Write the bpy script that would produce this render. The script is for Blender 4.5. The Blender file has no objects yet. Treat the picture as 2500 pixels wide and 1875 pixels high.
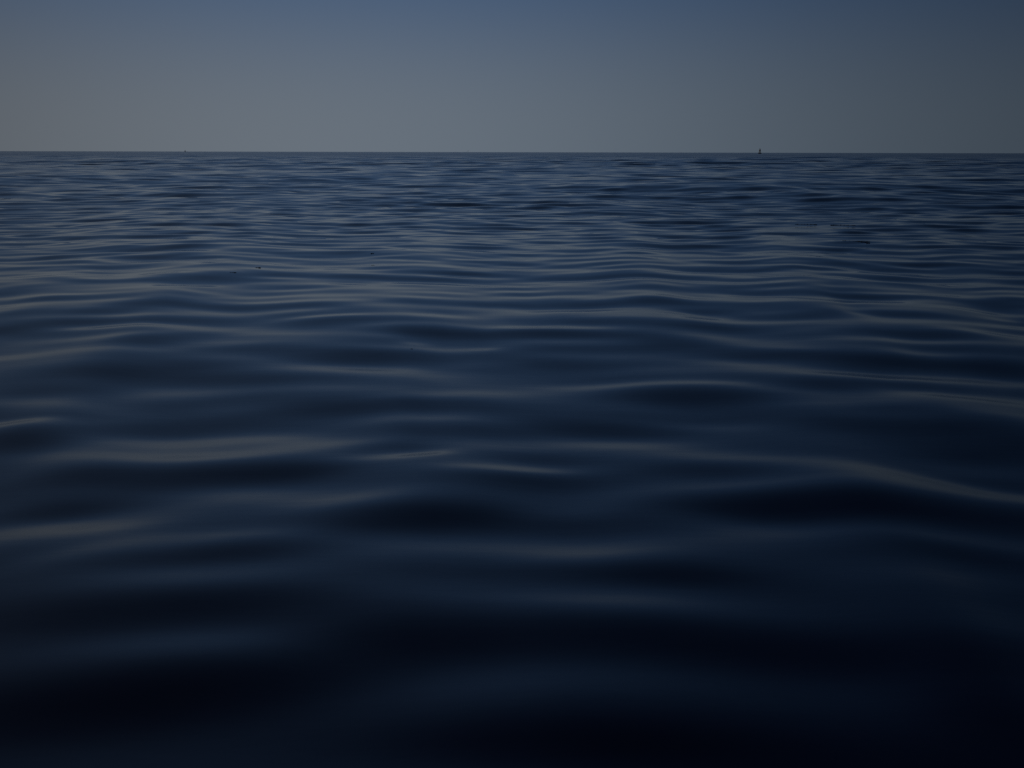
import bpy, bmesh, math
import numpy as np
from mathutils import Matrix, Vector

scene = bpy.context.scene
COL = scene.collection

# ------------------------------------------------------------------ camera
CAM_H = 1.20                      # eye height above the calm sea, metres
F_PX = 2778.0                     # focal length in pixels of the 2500 px wide photograph (40 mm equivalent)
HORIZON_PX = 371.5
PITCH = math.atan((937.5 - HORIZON_PX) / F_PX)
ROLL = math.radians(0.12)
_r0 = Vector((1, 0, 0)); _u0 = Vector((0, math.sin(PITCH), math.cos(PITCH)))
FWD = Vector((0, math.cos(PITCH), -math.sin(PITCH)))
RIGHT = _r0 * math.cos(ROLL) + _u0 * math.sin(ROLL)
UP = _u0 * math.cos(ROLL) - _r0 * math.sin(ROLL)
cam_data = bpy.data.cameras.new('camera')
cam = bpy.data.objects.new('camera', cam_data); COL.objects.link(cam)
m = Matrix.Identity(4)
for i in range(3):
    m[i][0] = RIGHT[i]; m[i][1] = UP[i]; m[i][2] = -FWD[i]
m[2][3] = CAM_H
cam.matrix_world = m
cam_data.sensor_width = 36.0
cam_data.lens = 36.0 * F_PX / 2500.0
cam_data.clip_start = 0.05; cam_data.clip_end = 120000
scene.camera = cam

# ------------------------------------------------------------------ sky and light
SUN_EL, SUN_AZ = math.radians(22), math.radians(-70)     # low sun, out of frame on the left
FALLOFF_AZ = math.radians(-9)
world = bpy.data.worlds.new('World'); scene.world = world; world.use_nodes = True
nt = world.node_tree; N = nt.nodes; L = nt.links
bg = N['Background']
sky = N.new('ShaderNodeTexSky'); sky.sky_type = 'NISHITA'; sky.sun_disc = False
sky.sun_elevation = SUN_EL; sky.sun_rotation = SUN_AZ
sky.air_density = 0.5; sky.dust_density = 0.8; sky.ozone_density = 3.0; sky.altitude = 0
def nmath(op, a, b=None, tree=nt):
    n = tree.nodes.new('ShaderNodeMath'); n.operation = op
    for k, v in enumerate((a, b)):
        if v is None: continue
        if isinstance(v, (int, float)): n.inputs[k].default_value = v
        else: tree.links.new(v, n.inputs[k])
    return n.outputs[0]
# fitted lobe imitating lens vignetting: dims the sky to every side and overhead
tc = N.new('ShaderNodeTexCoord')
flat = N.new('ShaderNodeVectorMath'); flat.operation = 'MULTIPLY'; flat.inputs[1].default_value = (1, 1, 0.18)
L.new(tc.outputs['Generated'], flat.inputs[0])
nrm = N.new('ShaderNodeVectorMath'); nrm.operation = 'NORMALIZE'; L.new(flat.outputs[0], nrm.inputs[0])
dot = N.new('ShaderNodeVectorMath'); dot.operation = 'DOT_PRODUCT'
L.new(nrm.outputs[0], dot.inputs[0]); dot.inputs[1].default_value = (math.sin(FALLOFF_AZ), math.cos(FALLOFF_AZ), 0.0)
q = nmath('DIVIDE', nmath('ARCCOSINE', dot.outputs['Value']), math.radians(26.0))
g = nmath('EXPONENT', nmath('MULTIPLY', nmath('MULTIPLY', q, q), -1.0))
sky_falloff = nmath('ADD', nmath('MULTIPLY', g, 0.75), 0.25)
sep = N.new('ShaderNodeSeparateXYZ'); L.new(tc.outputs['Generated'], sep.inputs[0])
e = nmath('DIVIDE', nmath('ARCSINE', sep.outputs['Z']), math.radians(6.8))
veil = nmath('MULTIPLY', nmath('EXPONENT', nmath('MULTIPLY', nmath('POWER', nmath('MAXIMUM', e, 0.0), 2.5), -1.0)), 0.9)  # pale haze-like colour painted over the sky near the horizon
mix = N.new('ShaderNodeMix'); mix.data_type = 'RGBA'
wb = N.new('ShaderNodeVectorMath'); wb.operation = 'MULTIPLY'; wb.inputs[1].default_value = (0.90, 0.93, 0.88)
L.new(sky.outputs[0], wb.inputs[0])
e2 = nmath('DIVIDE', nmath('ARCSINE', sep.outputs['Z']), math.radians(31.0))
sky_lift = nmath('MULTIPLY', nmath('EXPONENT', nmath('MULTIPLY', nmath('MULTIPLY', e2, e2), -1.0)), 0.9)  # broad blue added, reaching above the view, to brighten the reflecting water
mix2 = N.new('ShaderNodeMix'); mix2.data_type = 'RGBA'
L.new(sky_lift, mix2.inputs['Factor']); L.new(wb.outputs[0], mix2.inputs[6]); mix2.inputs[7].default_value = (0.87, 1.90, 4.02, 1)
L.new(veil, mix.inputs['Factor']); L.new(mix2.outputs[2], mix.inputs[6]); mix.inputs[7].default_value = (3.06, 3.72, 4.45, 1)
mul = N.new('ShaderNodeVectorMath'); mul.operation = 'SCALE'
L.new(mix.outputs[2], mul.inputs[0]); L.new(sky_falloff, mul.inputs['Scale'])
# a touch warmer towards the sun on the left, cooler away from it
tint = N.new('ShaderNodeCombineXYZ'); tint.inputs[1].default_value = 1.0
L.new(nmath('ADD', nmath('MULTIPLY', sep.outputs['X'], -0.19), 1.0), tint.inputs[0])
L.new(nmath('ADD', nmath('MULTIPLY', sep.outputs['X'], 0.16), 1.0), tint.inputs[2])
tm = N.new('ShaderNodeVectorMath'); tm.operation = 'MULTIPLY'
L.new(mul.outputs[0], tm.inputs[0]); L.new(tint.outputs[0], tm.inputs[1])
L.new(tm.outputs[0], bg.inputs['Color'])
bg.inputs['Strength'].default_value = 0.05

sun_data = bpy.data.lights.new('sun', 'SUN'); sun_data.energy = 0.6; sun_data.angle = math.radians(0.6)
sun_data.color = (1.0, 0.9, 0.78)
sun = bpy.data.objects.new('sun', sun_data); COL.objects.link(sun)
sdir = Vector((math.sin(SUN_AZ) * math.cos(SUN_EL), math.cos(SUN_AZ) * math.cos(SUN_EL), math.sin(SUN_EL)))
sun.rotation_euler = sdir.to_track_quat('Z', 'Y').to_euler()
sun.location = (-60, 20, 40)

vs = scene.view_settings
vs.view_transform = 'Standard'; vs.look = 'None'; vs.gamma = 1.0; vs.use_curve_mapping = False
vs.exposure = -0.12
scene.cycles.use_denoising = False
scene.cycles.max_bounces = 6

# ------------------------------------------------------------------ helpers
def ground_point(px, py):
    """where the line of sight through a photograph pixel meets the calm sea"""
    d = FWD + RIGHT * ((px - 1250) / F_PX) + UP * ((937.5 - py) / F_PX)
    t = -CAM_H / d.z
    return d.x * t, d.y * t

def point_at(px, py, dist):
    d = FWD + RIGHT * ((px - 1250) / F_PX) + UP * ((937.5 - py) / F_PX)
    d = d / math.hypot(d.x, d.y)
    return d.x * dist, d.y * dist, CAM_H + d.z * dist

def material(name, color, rough=0.5, metallic=0.0, vary=0.25, scale=6.0, emission=None):
    mt = bpy.data.materials.new(name); mt.use_nodes = True
    t = mt.node_tree; b = t.nodes['Principled BSDF']
    nz = t.nodes.new('ShaderNodeTexNoise'); nz.inputs['Scale'].default_value = scale; nz.inputs['Detail'].default_value = 5
    co = t.nodes.new('ShaderNodeTexCoord'); t.links.new(co.outputs['Object'], nz.inputs['Vector'])
    rp = t.nodes.new('ShaderNodeValToRGB')
    rp.color_ramp.elements[0].position = 0.3; rp.color_ramp.elements[1].position = 0.7
    rp.color_ramp.elements[0].color = tuple(c * (1 - vary) for c in color) + (1,)
    rp.color_ramp.elements[1].color = tuple(min(1, c * (1 + vary)) for c in color) + (1,)
    t.links.new(nz.outputs['Fac'], rp.inputs['Fac']); t.links.new(rp.outputs['Color'], b.inputs['Base Color'])
    b.inputs['Roughness'].default_value = rough; b.inputs['Metallic'].default_value = metallic
    return mt

def link_mesh(name, bm, mat, parent=None, smooth=False):
    me = bpy.data.meshes.new(name); bm.normal_update(); bm.to_mesh(me); bm.free()
    if smooth:
        for p in me.polygons: p.use_smooth = True
    me.materials.append(mat)
    o = bpy.data.objects.new(name, me); COL.objects.link(o)
    if parent: o.parent = parent
    return o

def thing(name, label, cat, loc, rz=0.0, group=None):
    o = bpy.data.objects.new(name, None); COL.objects.link(o)
    o.location = loc; o.rotation_euler = (0, 0, rz); o.empty_display_size = 0.3
    o['label'] = label; o['category'] = cat
    if group: o['group'] = group
    return o

def lathe(bm, profile, seg=24):
    rings = []
    for r, z in profile:
        rings.append([bm.verts.new((r * math.cos(2 * math.pi * i / seg), r * math.sin(2 * math.pi * i / seg), z)) for i in range(seg)])
    for a, b in zip(rings, rings[1:]):
        for i in range(seg):
            j = (i + 1) % seg
            bm.faces.new((a[i], a[j], b[j], b[i]))
    bm.faces.new(rings[0][::-1]); bm.faces.new(rings[-1])

def bar(bm, a, b, w0, w1=None, seg=6):
    a = Vector(a); b = Vector(b); w1 = w0 if w1 is None else w1
    d = (b - a).normalized()
    s = d.cross(Vector((0, 0, 1)) if abs(d.z) < 0.95 else Vector((1, 0, 0))).normalized(); t = d.cross(s)
    ra = []; rb = []
    for i in range(seg):
        an = 2 * math.pi * i / seg
        o = s * math.cos(an) + t * math.sin(an)
        ra.append(bm.verts.new(a + o * w0)); rb.append(bm.verts.new(b + o * w1))
    for i in range(seg):
        j = (i + 1) % seg
        bm.faces.new((ra[i], ra[j], rb[j], rb[i]))
    bm.faces.new(ra[::-1]); bm.faces.new(rb)

def box(bm, lo, hi):
    v = [bm.verts.new((x, y, z)) for z in (lo[2], hi[2]) for y in (lo[1], hi[1]) for x in (lo[0], hi[0])]
    for f in ((0, 2, 3, 1), (4, 5, 7, 6), (0, 1, 5, 4), (2, 6, 7, 3), (0, 4, 6, 2), (1, 3, 7, 5)):
        bm.faces.new([v[i] for i in f])

# ------------------------------------------------------------------ the sea: wave field
rng = np.random.default_rng(11)
WAVES = []          # wavelength, kx, ky, phase, slope amplitude, share near the viewer, share far out
def add_band(lo, hi, n, slope_rms, spread_deg, near, far):
    lam = np.exp(np.linspace(math.log(lo), math.log(hi), n) + rng.normal(0, 0.05, n))
    th = rng.normal(0, math.radians(spread_deg), n) + math.radians(6)
    k = 2 * math.pi / lam
    a = slope_rms * math.sqrt(2.0 / n)
    for l, kk, t, p in zip(lam, k, th, rng.uniform(0, 2 * math.pi, n)):
        WAVES.append((l, kk * math.sin(t), kk * math.cos(t), p, a * math.exp(rng.normal(0, 0.3)), near, far))
add_band(0.30, 0.60, 26, 0.040, 26, 0.10, 1.0)
add_band(0.60, 1.20, 36, 0.072, 20, 0.14, 1.0)
add_band(0.38, 1.00, 44, 0.022, 13, 1.0, 0.5)
add_band(1.20, 2.60, 36, 0.052, 18, 0.26, 1.0)
add_band(2.60, 6.00, 26, 0.028, 16, 0.24, 1.0)
add_band(6.00, 16.0, 20, 0.016, 15, 0.28, 1.0)
add_band(16.0, 45.0, 12, 0.009, 14, 0.30, 1.0)

# ripples picked out one by one: (px, py, half length, half thickness, slope, tilt) in photograph pixels of
# where each one lies on the sea; positive faces the viewer, negative leans away
RIPPLES = [
 (537,684,145,8,.07,0),(57,707,110,8,.06,0),(650,713,120,9,.06,2),(339,756,135,10,.07,-2),(51,769,80,8,.06,0),
 (68,798,175,13,.08,-1),(808,795,120,10,.07,0),(1034,816,110,11,.07,1),(396,832,130,13,.07,-3),(882,869,150,14,.08,0),
 (469,885,290,22,.06,1),(141,934,210,26,.07,-2),(508,968,180,20,.06,-1),(751,996,270,28,.09,0),(34,1075,110,24,.12,0),
 (960,1089,120,17,.07,0),(480,1165,210,26,.07,-1),(198,1160,180,20,.06,0),(735,1149,150,17,.06,-2),(113,1242,150,18,.06,-1),
 (1017,1275,240,28,.08,-2),
 (396,821,165,6,-.05,-3),(508,808,200,6,-.05,1),(424,852,260,8,-.06,0),(876,893,200,9,-.06,3),(1074,962,220,10,-.06,-2),
 (1102,850,165,6,-.06,0),(508,1058,260,13,-.07,0),(650,1098,200,15,-.06,-3),(339,1120,200,19,-.06,1),(113,1030,150,9,-.07,0),
 (961,1114,150,9,-.07,-2),(282,1267,290,18,-.10,-1),(791,1239,230,16,-.06,-3),(1158,1151,120,9,-.06,-1),
 (1843,713,115,7,.06,0),(2058,713,125,13,.09,0),(1600,702,170,7,.06,0),(1589,747,85,8,.06,0),(1747,769,100,9,.06,1),
 (1984,780,115,8,.06,0),(1617,804,200,7,.06,0),(1617,843,125,13,.07,1),(2267,821,170,12,.07,1),(2131,883,145,16,.09,0),
 (1363,883,200,24,.06,1),(1691,965,200,23,.14,1),(2041,950,145,13,.07,0),(2465,897,115,15,.08,0),(2465,742,90,11,.08,0),
 (1448,1035,230,19,.07,2),(2154,1002,200,13,.06,-1),(2420,1085,230,32,.09,0),(1758,1143,200,22,.06,1),(2323,1154,200,19,.06,1),
 (1335,1170,200,22,.07,-1),(2041,1243,450,36,.10,-1),(1335,1115,145,14,.05,0),
 (1589,821,200,6,-.05,1),(1928,856,170,6,-.06,2),(2154,917,200,11,-.06,-2),(1532,934,340,9,-.07,-1),(2380,970,200,8,-.05,0),
 (2041,990,170,9,-.05,-3),(1730,1030,200,11,-.07,1),(1532,1086,310,20,-.06,0),(1306,1146,115,9,-.06,-1),(2211,1171,340,19,-.08,1),
 (2380,1190,170,9,-.05,1),(1645,1200,280,18,-.06,-4),(1363,1250,170,15,-.05,-4),
 (565,1370,200,22,.05,0),(452,1505,340,42,.06,1),(960,1567,340,46,.06,4),(395,1708,510,60,.08,0),
 (537,1327,230,16,-.06,-2),(198,1364,170,16,-.06,-4),(508,1430,280,24,-.06,1),(1017,1449,340,26,-.06,1),(480,1590,310,28,-.06,2),(1130,1686,260,34,-.035,-1),
 (1645,1420,200,24,.05,-1),(2323,1341,280,24,.05,1),(1815,1590,620,54,.07,0),(1420,1833,510,46,.07,0),(2430,1760,170,70,.06,0),
 (1645,1336,400,26,-.05,-3),(1420,1370,200,17,-.05,-4),(2041,1296,400,20,-.05,1),(1448,1477,260,30,-.05,-1),(1532,1686,400,36,-.04,0),
 # long low swells farther out
 (2100,400,420,4,.05,0),(300,396,260,4,.05,1),(200,442,330,5,.06,0),(800,442,160,4,.05,0),(1740,474,330,9,.05,2),
 (2100,500,220,7,.05,0),(340,640,170,10,.05,0),(983,675,170,9,.06,-1),(510,690,150,9,.04,0),(330,575,220,8,.05,0),
 (2150,600,240,9,.05,1),(1080,452,180,5,.05,0),(1550,520,200,6,.05,0),(2300,640,230,10,.06,0),
]
# little crests that lean back far enough to mirror the next wave instead of the sky
CRESTS = [(1027,1112,62,7,.62,-3),(40,1027,90,7,.62,0),(1012,838,40,3,.55,0),(1182,848,36,3,.55,0),(430,711,50,5,.58,1),
          (1715,783,60,5,.58,-3),(1298,807,60,5,.58,0),(2140,738,110,6,.60,1),(1900,731,110,5,.58,1),(2094,772,40,5,.58,1),(2460,771,60,5,.58,0),(820,781,90,4,.55,0)]
PACKETS = []
for px, py, hl, ht, sl, tilt in RIPPLES:
    x0, y0 = ground_point(px, py)
    r = math.hypot(x0, y0); d = math.sqrt(r * r + CAM_H ** 2)
    dr = ht * (d * d) / (CAM_H * F_PX)            # true half width of the ripple along the sea, metres
    dl = hl * d / F_PX                              # true half length of its crest
    skew = math.tan(math.radians(tilt)) * (d / CAM_H) # crest direction on the sea
    PACKETS.append((x0, y0, r, max(dr, 0.03) * (1.45 if sl < 0 and r < 5 else 1.0), dl, sl, skew))

CREST_PACKETS = []
for px, py, hl, ht, lean, tilt in CRESTS:
    x0, y0 = ground_point(px, py)
    r = math.hypot(x0, y0); d = math.sqrt(r * r + CAM_H ** 2)
    CREST_PACKETS.append((x0, y0, r, ht * d * d / (CAM_H * F_PX), hl * d / F_PX, -lean * math.atan2(CAM_H, r), math.tan(math.radians(tilt)) * d / CAM_H))

def smooth(a, b, x):
    t = np.clip((x - a) / (b - a), 0, 1)
    return t * t * (3 - 2 * t)

def sea_height(x, y, spacing):
    """height of the water at world points; waves too short for the local mesh spacing are left to the material"""
    r = np.hypot(x, y)
    h = np.zeros_like(x)
    brz = 1.0 + 1.0 * smooth(45.0, 150.0, r)           # a light breeze roughens the open water
    late = smooth(13.0, 42.0, r)
    out = smooth(7.0, 22.0, r)                          # the water close by is glassier
    for lam, kx, ky, p, s, near, far in WAVES:
        w = smooth(2.5, 5.0, lam / spacing) * (near + (far - near) * (out if lam < 1.2 else late))
        if lam > 2.0: w = w * brz
        k = math.hypot(kx, ky)
        h += (w * (s / k)) * np.sin(kx * x + ky * y + p)
    return h

_EL = np.radians([0, 2, 4, 7, 10, 14, 18, 24, 30, 40, 55, 80])
_SKY = np.array([.166, .166, .155, .122, .104, .092, .081, .066, .052, .035, .018, .008])
def water_shade(dip, slope):
    """brightness of a mirror facet leaning by slope, seen at a dip below the horizontal (Fresnel times sky)"""
    ci = np.sin(np.clip(dip + slope, 0.004, 1.5)); si = np.sqrt(1 - ci * ci) / 1.333; ct = np.sqrt(1 - si * si)
    f = 0.5 * (((ci - 1.333 * ct) / (ci + 1.333 * ct)) ** 2 + ((1.333 * ci - ct) / (1.333 * ci + ct)) ** 2)
    return f * np.interp(np.clip(dip + 2 * slope, 0, 1.4), _EL, _SKY) + 0.0008

def shade_to_slope(A, r):
    """lean of the water that makes it exp(A) times as bright as it would be lying flat, at distance r"""
    lr = np.linspace(math.log(0.5), math.log(400), 160); av = np.linspace(-2.0, 1.2, 97)
    tab = np.zeros((len(lr), len(av)))
    for i, l in enumerate(lr):
        dip = math.atan2(CAM_H, math.exp(l))
        s = np.linspace(max(-0.36 * dip, -0.2), 0.24, 160)[::-1]
        L = np.log(water_shade(dip, s)) - np.log(water_shade(dip, np.zeros(1)))[0]
        tab[i] = np.interp(av, L, s)
    fi = np.clip((np.log(np.maximum(r, 0.5)) - lr[0]) / (lr[1] - lr[0]), 0, len(lr) - 1.001)
    fj = np.clip((A - av[0]) / (av[1] - av[0]), 0, len(av) - 1.001)
    i = fi.astype(int); j = fj.astype(int); u = fi - i; v = fj - j
    out = tab[i, j] * (1 - u) * (1 - v) + tab[i + 1, j] * u * (1 - v) + tab[i, j + 1] * (1 - u) * v + tab[i + 1, j + 1] * u * v
    return np.where(A == 0, 0.0, out)

def ripple_height(x, y, rad, nA):
    """height of the individual ripples: their facing slopes added up, then integrated outward ring by ring
    (x, y laid out as rings of nA points at the distances rad); a weak pull to the calm level keeps them local"""
    S = np.zeros_like(x)
    for x0, y0, r0, dr, dl, sl, skew in PACKETS:
        ux, uy = x0 / r0, y0 / r0
        reach = 3 * dr + 2.6 * dl
        idx = np.nonzero((np.abs(x - x0) < reach) & (np.abs(y - y0) < reach))[0]
        if idx.size == 0: continue
        xx = x[idx] - x0; yy = y[idx] - y0
        u = xx * ux + yy * uy; v = xx * uy - yy * ux
        u = u + skew * v
        S[idx] += (-11.0 if sl > 0 else (-8.0 if r0 > 5 else -11.0)) * (1.0 + 0.25 * float(smooth(4.5, 2.8, r0))) * sl * np.exp(-(u / dr) ** 2 - (v / dl) ** 2)
    S = np.where(S > 0, 0.95 * np.tanh(S / 0.95), 1.6 * np.tanh(S / 1.6))      # overlapping ripples do not pile up without limit
    S = shade_to_slope(S, np.hypot(x, y))
    for x0, y0, r0, dr, dl, sl, skew in CREST_PACKETS:
        ux, uy = x0 / r0, y0 / r0
        reach = 3 * dr + 2.6 * dl
        idx = np.nonzero((np.abs(x - x0) < reach) & (np.abs(y - y0) < reach))[0]
        xx = x[idx] - x0; yy = y[idx] - y0
        v = xx * uy - yy * ux; u = xx * ux + yy * uy + skew * v
        g = np.exp(-(u / dr) ** 2 - (v / dl) ** 2)
        S[idx] = S[idx] * (1 - g) + sl * g
    S = S.reshape(len(rad), nA)
    n = len(rad); dr = np.diff(rad)
    Sm = 0.5 * (S[1:] + S[:-1])
    # minimise sum dr (dh/dr - S)^2 + sum dr h^2 / ell^2 : tridiagonal in h, ell grows with distance
    ell = np.clip(0.9 * (rad - BACK), 1.2, 14.0)
    cell = np.gradient(rad)
    lo = np.zeros(n); up = np.zeros(n); di = cell / ell ** 2
    di[:-1] += 1 / dr; di[1:] += 1 / dr
    up[:-1] = -1 / dr; lo[1:] = -1 / dr
    rhs = np.zeros_like(S); rhs[:-1] -= Sm; rhs[1:] += Sm
    c = np.zeros(n); dd = np.zeros_like(rhs)
    c[0] = up[0] / di[0]; dd[0] = rhs[0] / di[0]
    for i in range(1, n):
        mden = di[i] - lo[i] * c[i - 1]
        c[i] = up[i] / mden; dd[i] = (rhs[i] - lo[i] * dd[i - 1]) / mden
    h = np.zeros_like(rhs); h[-1] = dd[-1]
    for i in range(n - 2, -1, -1):
        h[i] = dd[i] - c[i] * h[i + 1]
    return h.ravel()

BACK = 7.0
def build_sea():
    lg = lambda a, b, st: np.exp(np.arange(math.log(a), math.log(b), st))
    rr = np.concatenate((lg(0.9, 8, 0.008), lg(8, 300, 0.0042), lg(300, 2600, 0.008)))
    far = np.exp(np.linspace(math.log(2600), math.log(60000), 26))[1:]
    rad = BACK + np.concatenate((np.arange(-BACK + 0.6, 0.85, 0.09), rr, far))   # rings centred BACK metres behind the viewer
    dr = np.gradient(rad)
    fine = np.linspace(-33, 33, 660)
    coarse = np.linspace(33, 327, 60)[1:-1]
    az = np.radians(np.concatenate((fine, coarse)))
    fade = np.where(np.abs((np.degrees(az) + 180) % 360 - 180) <= 33.01, 1.0, 0.0)
    nR, nA = len(rad), len(az)
    R = np.repeat(rad, nA); A = np.tile(az, nR)
    x = R * np.sin(A); y = R * np.cos(A) - BACK
    sp = np.repeat(np.maximum(dr, 0.01), nA)
    F = np.tile(fade, nR) > 0
    z = np.zeros_like(x)
    z[F] = sea_height(x[F], y[F], sp[F])
    z[F] += ripple_height(x[F], y[F], rad, int(fade.sum()))
    # the outermost fine columns run down smoothly to the calm outer sheet
    edge = np.tile(1 - smooth(30.5, 33.0, np.abs((np.degrees(az) + 180) % 360 - 180)), nR)
    z *= edge
    z *= 1 - smooth(1500, 2500, R)
    verts = np.stack([x, y, z], 1)
    verts = np.concatenate([verts, [[0, -BACK, 0]]]).astype(np.float32)
    c = nR * nA
    i = np.arange(nR - 1)[:, None] * nA; j = np.arange(nA)[None, :]; j2 = (j + 1) % nA
    quads = np.stack([i + j, i + nA + j, i + nA + j2, i + j2], -1).reshape(-1, 4)[:, ::-1]
    # orientation: make faces look up
    tris = np.stack([np.full(nA, c), np.arange(nA), (np.arange(nA) + 1) % nA], 1)
    me = bpy.data.meshes.new('sea')
    nq, nt3 = len(quads), len(tris)
    me.vertices.add(len(verts)); me.vertices.foreach_set('co', verts.ravel())
    loops = np.concatenate([quads.ravel(), tris.ravel()]).astype(np.int32)
    me.loops.add(len(loops)); me.loops.foreach_set('vertex_index', loops)
    me.polygons.add(nq + nt3)
    starts = np.concatenate([np.arange(nq) * 4, nq * 4 + np.arange(nt3) * 3]).astype(np.int32)
    me.polygons.foreach_set('loop_start', starts)
    me.polygons.foreach_set('use_smooth', np.ones(nq + nt3, dtype=bool))
    me.update(calc_edges=True); me.validate()
    if me.polygons[nq // 2].normal.z < 0: me.flip_normals()
    at = me.attributes.new('breeze', 'FLOAT', 'POINT')
    rv = np.concatenate([np.hypot(x, y), [BACK]]).astype(np.float32)
    at.data.foreach_set('value', smooth(25, 110, rv).astype(np.float32))
    at = me.attributes.new('fine_chop', 'FLOAT', 'POINT')
    at.data.foreach_set('value', (0.05 + 0.09 * (1 - smooth(5, 12, rv)) + 0.15 * smooth(60, 420, rv)).astype(np.float32))
    return me

def sea_material():
    mt = bpy.data.materials.new('sea_water'); mt.use_nodes = True
    t = mt.node_tree; b = t.nodes['Principled BSDF']
    b.inputs['Base Color'].default_value = (0.0018, 0.0055, 0.0300, 1)
    b.inputs['IOR'].default_value = 1.345
    b.inputs['Roughness'].default_value = 0.03
    geo = t.nodes.new('ShaderNodeNewGeometry')
    at = t.nodes.new('ShaderNodeAttribute'); at.attribute_name = 'breeze'
    def ripple(sx, sy, detail):
        mp = t.nodes.new('ShaderNodeMapping'); mp.inputs['Scale'].default_value = (sx, sy, 1)
        mp.inputs['Rotation'].default_value = (0, 0, math.radians(5))
        t.links.new(geo.outputs['Position'], mp.inputs['Vector'])
        nz = t.nodes.new('ShaderNodeTexNoise'); nz.inputs['Scale'].default_value = 1; nz.inputs['Detail'].default_value = detail
        nz.noise_dimensions = '2D'
        t.links.new(mp.outputs[0], nz.inputs['Vector']); return nz.outputs['Fac']
    fine = t.nodes.new('ShaderNodeAttribute'); fine.attribute_name = 'fine_chop'      # chop too small to build, as roughness
    t.links.new(fine.outputs['Fac'], b.inputs['Roughness'])
    # fine capillary shimmer everywhere, breeze ripples out on the open water
    b1 = t.nodes.new('ShaderNodeBump'); b1.inputs['Distance'].default_value = 0.0006
    t.links.new(ripple(2.2, 7.0, 3), b1.inputs['Height'])
    b2 = t.nodes.new('ShaderNodeBump'); b2.inputs['Distance'].default_value = 0.28
    t.links.new(ripple(0.075, 0.45, 3), b2.inputs['Height'])
    t.links.new(at.outputs['Fac'], b2.inputs['Strength'])
    t.links.new(b1.outputs[0], b2.inputs['Normal'])
    t.links.new(b2.outputs[0], b.inputs['Normal'])
    return mt

sea_mesh = build_sea(); sea_mesh.materials.append(sea_material())
sea = bpy.data.objects.new('sea', sea_mesh); COL.objects.link(sea)
sea['kind'] = 'structure'; sea['label'] = 'dark blue calm sea with smooth rolling ripples'

# ------------------------------------------------------------------ things on the water
paint_dark = material('buoy_paint', (0.010, 0.014, 0.016), 0.55, 0.0, 0.4, 3.0)
paint_band = material('buoy_topmark_paint', (0.045, 0.014, 0.014), 0.5, 0.0, 0.3, 4.0)
steel_dark = material('weathered_steel', (0.020, 0.020, 0.022), 0.6, 0.2, 0.4, 8.0)
lens_glass = material('lantern_glass', (0.02, 0.06, 0.05), 0.12, 0.0, 0.2, 5.0)
hull_paint = material('boat_hull_paint', (0.03, 0.035, 0.04), 0.5, 0.0, 0.2, 2.0)
sail_cloth = material('sail_cloth', (0.045, 0.05, 0.055), 0.8, 0.0, 0.15, 3.0)
feather = material('gull_plumage', (0.12, 0.13, 0.15), 0.8, 0.0, 0.3, 6.0)
weed = material('seaweed_brown', (0.010, 0.009, 0.005), 0.45, 0.0, 0.5, 30.0)

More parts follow.
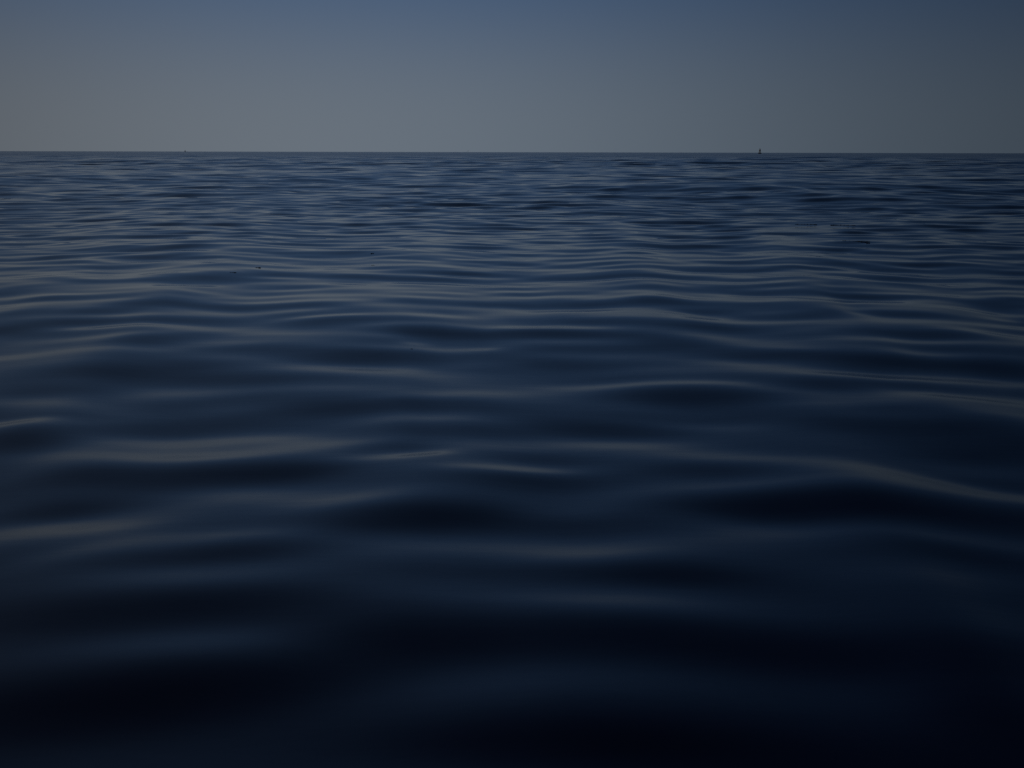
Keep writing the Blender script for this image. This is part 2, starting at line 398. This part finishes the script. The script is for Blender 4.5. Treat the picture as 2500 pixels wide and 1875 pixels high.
def navigation_buoy(px, dist):
    x, y, _ = point_at(px, 373.0, dist)
    t = thing('navigation_buoy', 'dark steel navigation buoy with lattice tower and lantern on the right horizon', 'buoy', (x, y, 0.15), 0.5)
    bm = bmesh.new()
    lathe(bm, [(0.9, -1.2), (1.55, -0.55), (1.82, -0.1), (1.88, 0.25), (1.80, 0.95), (1.55, 1.15), (0.7, 1.2)], 28)
    hull = link_mesh('float_hull', bm, paint_dark, t, True)
    bm = bmesh.new()
    lathe(bm, [(1.86, 0.42), (1.99, 0.46), (1.99, 0.66), (1.86, 0.70)], 28)
    link_mesh('fender_ring', bm, steel_dark, hull, True)
    for k in range(2):
        bm = bmesh.new(); a = math.pi * k
        bar(bm, (1.2 * math.cos(a), 1.2 * math.sin(a) - 0.12, 1.1), (1.2 * math.cos(a), 1.2 * math.sin(a) - 0.12, 1.45), 0.05)
        bar(bm, (1.2 * math.cos(a), 1.2 * math.sin(a) + 0.12, 1.1), (1.2 * math.cos(a), 1.2 * math.sin(a) + 0.12, 1.45), 0.05)
        bar(bm, (1.2 * math.cos(a), 1.2 * math.sin(a) - 0.15, 1.45), (1.2 * math.cos(a), 1.2 * math.sin(a) + 0.15, 1.45), 0.05)
        link_mesh('lifting_lug', bm, steel_dark, hull)
    bm = bmesh.new(); lathe(bm, [(0.42, 1.15), (0.42, 1.75), (0.30, 1.95)], 14)
    link_mesh('battery_housing', bm, paint_dark, t, True)
    base = 0.86; top = 0.52; z0, z1 = 1.1, 4.6
    corner = [(1, 1), (-1, 1), (-1, -1), (1, -1)]
    for cx, cy in corner:
        bm = bmesh.new(); bar(bm, (cx * base, cy * base, z0), (cx * top, cy * top, z1), 0.09, 0.07, 8)
        link_mesh('tower_leg', bm, steel_dark, t)
    for zz in (2.2, 3.4, 4.5):
        w = base + (top - base) * (zz - z0) / (z1 - z0)
        for i in range(4):
            bm = bmesh.new(); a = corner[i]; b = corner[(i + 1) % 4]
            bar(bm, (a[0] * w, a[1] * w, zz), (b[0] * w, b[1] * w, zz), 0.05)
            link_mesh('tower_brace', bm, steel_dark, t)
    for i in range(4):                                   # daymark plates between the legs, upper half
        a = corner[i]; b = corner[(i + 1) % 4]
        w0 = (base + (top - base) * (2.35 - z0) / (z1 - z0)) * 0.94; w1 = (base + (top - base) * (4.4 - z0) / (z1 - z0)) * 0.94
        bm = bmesh.new()
        n = Vector(((a[0] + b[0]) / 2, (a[1] + b[1]) / 2, 0)).normalized() * 0.02
        lo = [Vector((a[0] * w0, a[1] * w0, 2.35)), Vector((b[0] * w0, b[1] * w0, 2.35))]
        hi = [Vector((b[0] * w1, b[1] * w1, 4.4)), Vector((a[0] * w1, a[1] * w1, 4.4))]
        q = lo + hi
        f = [bm.verts.new(p + n) for p in q]; g2 = [bm.verts.new(p - n) for p in q]
        bm.faces.new(f); bm.faces.new(g2[::-1])
        for k in range(4):
            bm.faces.new((f[k], g2[k], g2[(k + 1) % 4], f[(k + 1) % 4]))
        link_mesh('daymark_panel', bm, paint_band, t)
    bm = bmesh.new(); lathe(bm, [(0.72, 4.58), (0.72, 4.68), (0.30, 4.70)], 16)
    link_mesh('platform', bm, steel_dark, t)
    bm = bmesh.new(); lathe(bm, [(0.30, 4.68), (0.42, 4.74), (0.46, 4.95), (0.46, 5.10)], 18)
    lan = link_mesh('lantern', bm, paint_band, t, True)
    bm = bmesh.new(); lathe(bm, [(0.38, 5.10), (0.44, 5.25), (0.42, 5.45), (0.34, 5.52)], 18)
    link_mesh('lens', bm, lens_glass, lan, True)
    bm = bmesh.new(); lathe(bm, [(0.44, 5.52), (0.40, 5.62), (0.16, 5.78), (0.05, 5.95)], 18)
    link_mesh('cap', bm, paint_band, lan, True)
    for i in range(4):
        bm = bmesh.new(); cx, cy = corner[i]
        bar(bm, (cx * 0.46, cy * 0.46, 4.66), (cx * 0.40, cy * 0.40, 5.50), 0.035)
        link_mesh('lantern_guard', bm, steel_dark, t)
    return t

def sailboat(label, px, dist, length, mast, rz, sail_share):
    x, y, _ = point_at(px, 371.0, dist)
    t = thing('sailboat', label, 'sailboat', (x, y, 0.0), rz, 'far sailboats on the horizon')
    L2 = length / 2; bm = bmesh.new()
    st = [(-L2, .30, .55), (-L2 * .6, .36, .60), (0, .40, .62), (L2 * .5, .28, .72), (L2 * .85, .12, .86), (L2, .02, .92)]
    rings = []
    for sx, hb, fb in st:
        hb *= length / 3.2
        rings.append([bm.verts.new((sx, -hb, fb)), bm.verts.new((sx, -hb * .85, .1)), bm.verts.new((sx * .96, 0, -.45)),
                      bm.verts.new((sx, hb * .85, .1)), bm.verts.new((sx, hb, fb))])
    for a, b in zip(rings, rings[1:]):
        for i in range(4): bm.faces.new((a[i], b[i], b[i + 1], a[i + 1]))
        bm.faces.new((a[4], b[4], b[0], a[0]))
    bm.faces.new(rings[0]); bm.faces.new(rings[-1][::-1])
    link_mesh('hull', bm, hull_paint, t)
    bm = bmesh.new()
    box(bm, (-L2 * .35, -length * .07, .6), (L2 * .3, length * .07, .98)); link_mesh('cabin', bm, hull_paint, t)
    mx = L2 * .12
    bm = bmesh.new(); bar(bm, (mx, 0, .5), (mx, 0, mast), .075, .05, 8); link_mesh('mast', bm, steel_dark, t)
    bm = bmesh.new(); bar(bm, (mx, 0, 1.35), (-L2 * .8, 0, 1.25), .05); link_mesh('boom', bm, steel_dark, t)
    def sail(name, pts, belly):
        bm = bmesh.new(); n = 8; grid = []
        a, b, c = [Vector(p) for p in pts]                # tack, clew, head
        for i in range(n + 1):
            v = i / n; lo_ = a.lerp(c, v); hi_ = b.lerp(c, v); row = []
            for j in range(n + 1):
                u = j / n; p = lo_.lerp(hi_, u)
                p.y += belly * math.sin(math.pi * u) * math.sin(math.pi * min(1, v * .9 + .1)) * (1 - v)
                row.append(p)
            grid.append(row)
        for side in (0.008, -0.008):
            vv = [[bm.verts.new(p + Vector((0, side, 0))) for p in row] for row in grid]
            for i in range(n):
                for j in range(n):
                    f = (vv[i][j], vv[i][j + 1], vv[i + 1][j + 1], vv[i + 1][j])
                    bm.faces.new(f if side > 0 else f[::-1])
        link_mesh(name, bm, sail_cloth, t, True)
    sail('mainsail', ((mx - .06, 0, 1.42), (-L2 * .78, 0, 1.36), (mx - .06, 0, 1.42 + (mast - 1.6) * sail_share)), .22)
    sail('jib', ((L2 * .93, 0, 1.0), (mx + .15, 0, 1.25), (mx + .07, 0, 1.2 + (mast - 1.6) * .8 * sail_share)), -.15)
    return t

def gull(px, py, dist):
    x, y, z = point_at(px, py, dist)
    bm = bmesh.new()
    # one continuous body: rings along the body, wings drawn out of the shoulders
    sect = [(-.30, .012, .0), (-.20, .045, .0), (-.05, .075, .0), (.10, .07, .01), (.20, .045, .03), (.26, .040, .04), (.32, .012, .035)]
    seg = 10; rings = []
    for yy, r, zz in sect:
        rings.append([bm.verts.new((r * math.cos(2 * math.pi * k / seg), yy, zz + r * .85 * math.sin(2 * math.pi * k / seg))) for k in range(seg)])
    for a, b in zip(rings, rings[1:]):
        for k in range(seg): bm.faces.new((a[k], a[(k + 1) % seg], b[(k + 1) % seg], b[k]))
    bm.faces.new(rings[0][::-1]); bm.faces.new(rings[-1])
    for sgn in (1, -1):
        prof = [(.04, .12, -.10, .02), (.28, .16, -.04, .15), (.45, .13, -.03, .17), (.68, -.02, -.10, .10)]
        tv = []
        for sx, f, b_, zz in prof:
            th = .015 * (1 - sx)
            tv.append([bm.verts.new((sgn * sx, f, zz)), bm.verts.new((sgn * sx, (f + b_) / 2, zz + th)), bm.verts.new((sgn * sx, b_, zz)), bm.verts.new((sgn * sx, (f + b_) / 2, zz - th))])
        for a, b in zip(tv, tv[1:]):
            for k in range(4): bm.faces.new((a[k], a[(k + 1) % 4], b[(k + 1) % 4], b[k]))
        bm.faces.new(tv[-1])
    bmesh.ops.recalc_face_normals(bm, faces=bm.faces)
    o = link_mesh('gull', bm, feather, None, True)
    o.location = (x, y, z); o.rotation_euler = (0.0, math.radians(-28), math.radians(25))
    o['label'] = 'faint grey gull gliding low over the horizon near the centre'; o['category'] = 'bird'
    return o

def water_level(x, y):
    co = SEA_CO
    i = int(np.argmin((co[:, 0] - x) ** 2 + (co[:, 1] - y) ** 2)); return float(co[i, 2])

def seaweed(px, py, length_px, label, seed, group=None):
    """a small raft of bladder-wrack: a bent flat frond with a few rounded bladders standing proud of the water"""
    x, y = ground_point(px, py); gx, gy = x, y
    for _ in range(4):                                   # settle it on the wave that carries it
        k = 1 - water_level(x, y) / CAM_H
        x, y = gx * k, gy * k
    d = math.hypot(x, y); L = length_px * d / F_PX; unit = d / F_PX
    r = np.random.default_rng(seed)
    t = thing('floating_seaweed', label, 'seaweed', (x, y, water_level(x, y)), -math.atan2(x, y), group)
    bm = bmesh.new(); n = 14; prev = None
    for i in range(n + 1):
        u = i / n; xx = (u - .5) * L; yy = .06 * L * math.sin(3.2 * u + seed)
        w = (1.2 * unit * math.sin(math.pi * min(.95, max(.05, u))) ** .6) * (0.6 + .8 * r.random())
        zz = unit * (.1 + .3 * r.random())
        row = [bm.verts.new((xx, yy - w, zz)), bm.verts.new((xx, yy, zz + .3 * unit)), bm.verts.new((xx, yy + w, zz)), bm.verts.new((xx, yy, zz - 1.2 * unit))]
        if prev:
            for k in range(4): bm.faces.new((prev[k], prev[(k + 1) % 4], row[(k + 1) % 4], row[k]))
        prev = row
    link_mesh('frond', bm, weed, t, True)
    for k in range(max(2, min(6, int(length_px / 7)))):
        bm = bmesh.new(); rad = unit * (.45 + .45 * r.random())
        bmesh.ops.create_icosphere(bm, subdivisions=2, radius=rad)
        for v in bm.verts: v.co.x *= 1.5
        b = link_mesh('air_bladder', bm, weed, t, True)
        u = (k + .3 + .4 * r.random()) / max(2, min(6, int(length_px / 7)))
        b.location = ((u - .5) * L * .9, .06 * L * math.sin(3.2 * u + seed), .5 * unit)
    return t

SEA_CO = np.empty(len(sea_mesh.vertices) * 3, dtype=np.float32); sea_mesh.vertices.foreach_get('co', SEA_CO); SEA_CO = SEA_CO.reshape(-1, 3)

navigation_buoy(1855, 1400)
sailboat('tiny grey sailboat standing alone on the far left horizon', 452, 4300, 5.6, 7.2, math.radians(8), 0.95)
sailboat('speck of a sailboat just left of the dark navigation buoy', 1816, 7600, 4.4, 5.6, math.radians(60), 0.8)
gull(1143, 369.2, 520)
seaweed(568, 665.5, 17, 'small dark clump of seaweed floating left of centre, the lower of two clumps', 3)
seaweed(629, 653.5, 15, 'small dark clump of seaweed floating left of centre, the upper of two clumps', 4)
seaweed(909, 619.5, 8, 'lone tiny speck of seaweed floating at mid-distance near the centre', 5)
seaweed(1968, 549, 50, 'long thin seaweed raft far out on the right, left half of a broken line', 6)
seaweed(2058, 550, 56, 'long thin seaweed raft far out on the right, right half of a broken line', 7)
seaweed(2090, 593, 62, 'ragged line of seaweed floating on the right, nearest of the three long rafts', 8)
seaweed(1005, 852, 5, 'single tiny dark weed fragment floating near the centre of the picture', 9)
SEA_CO = None
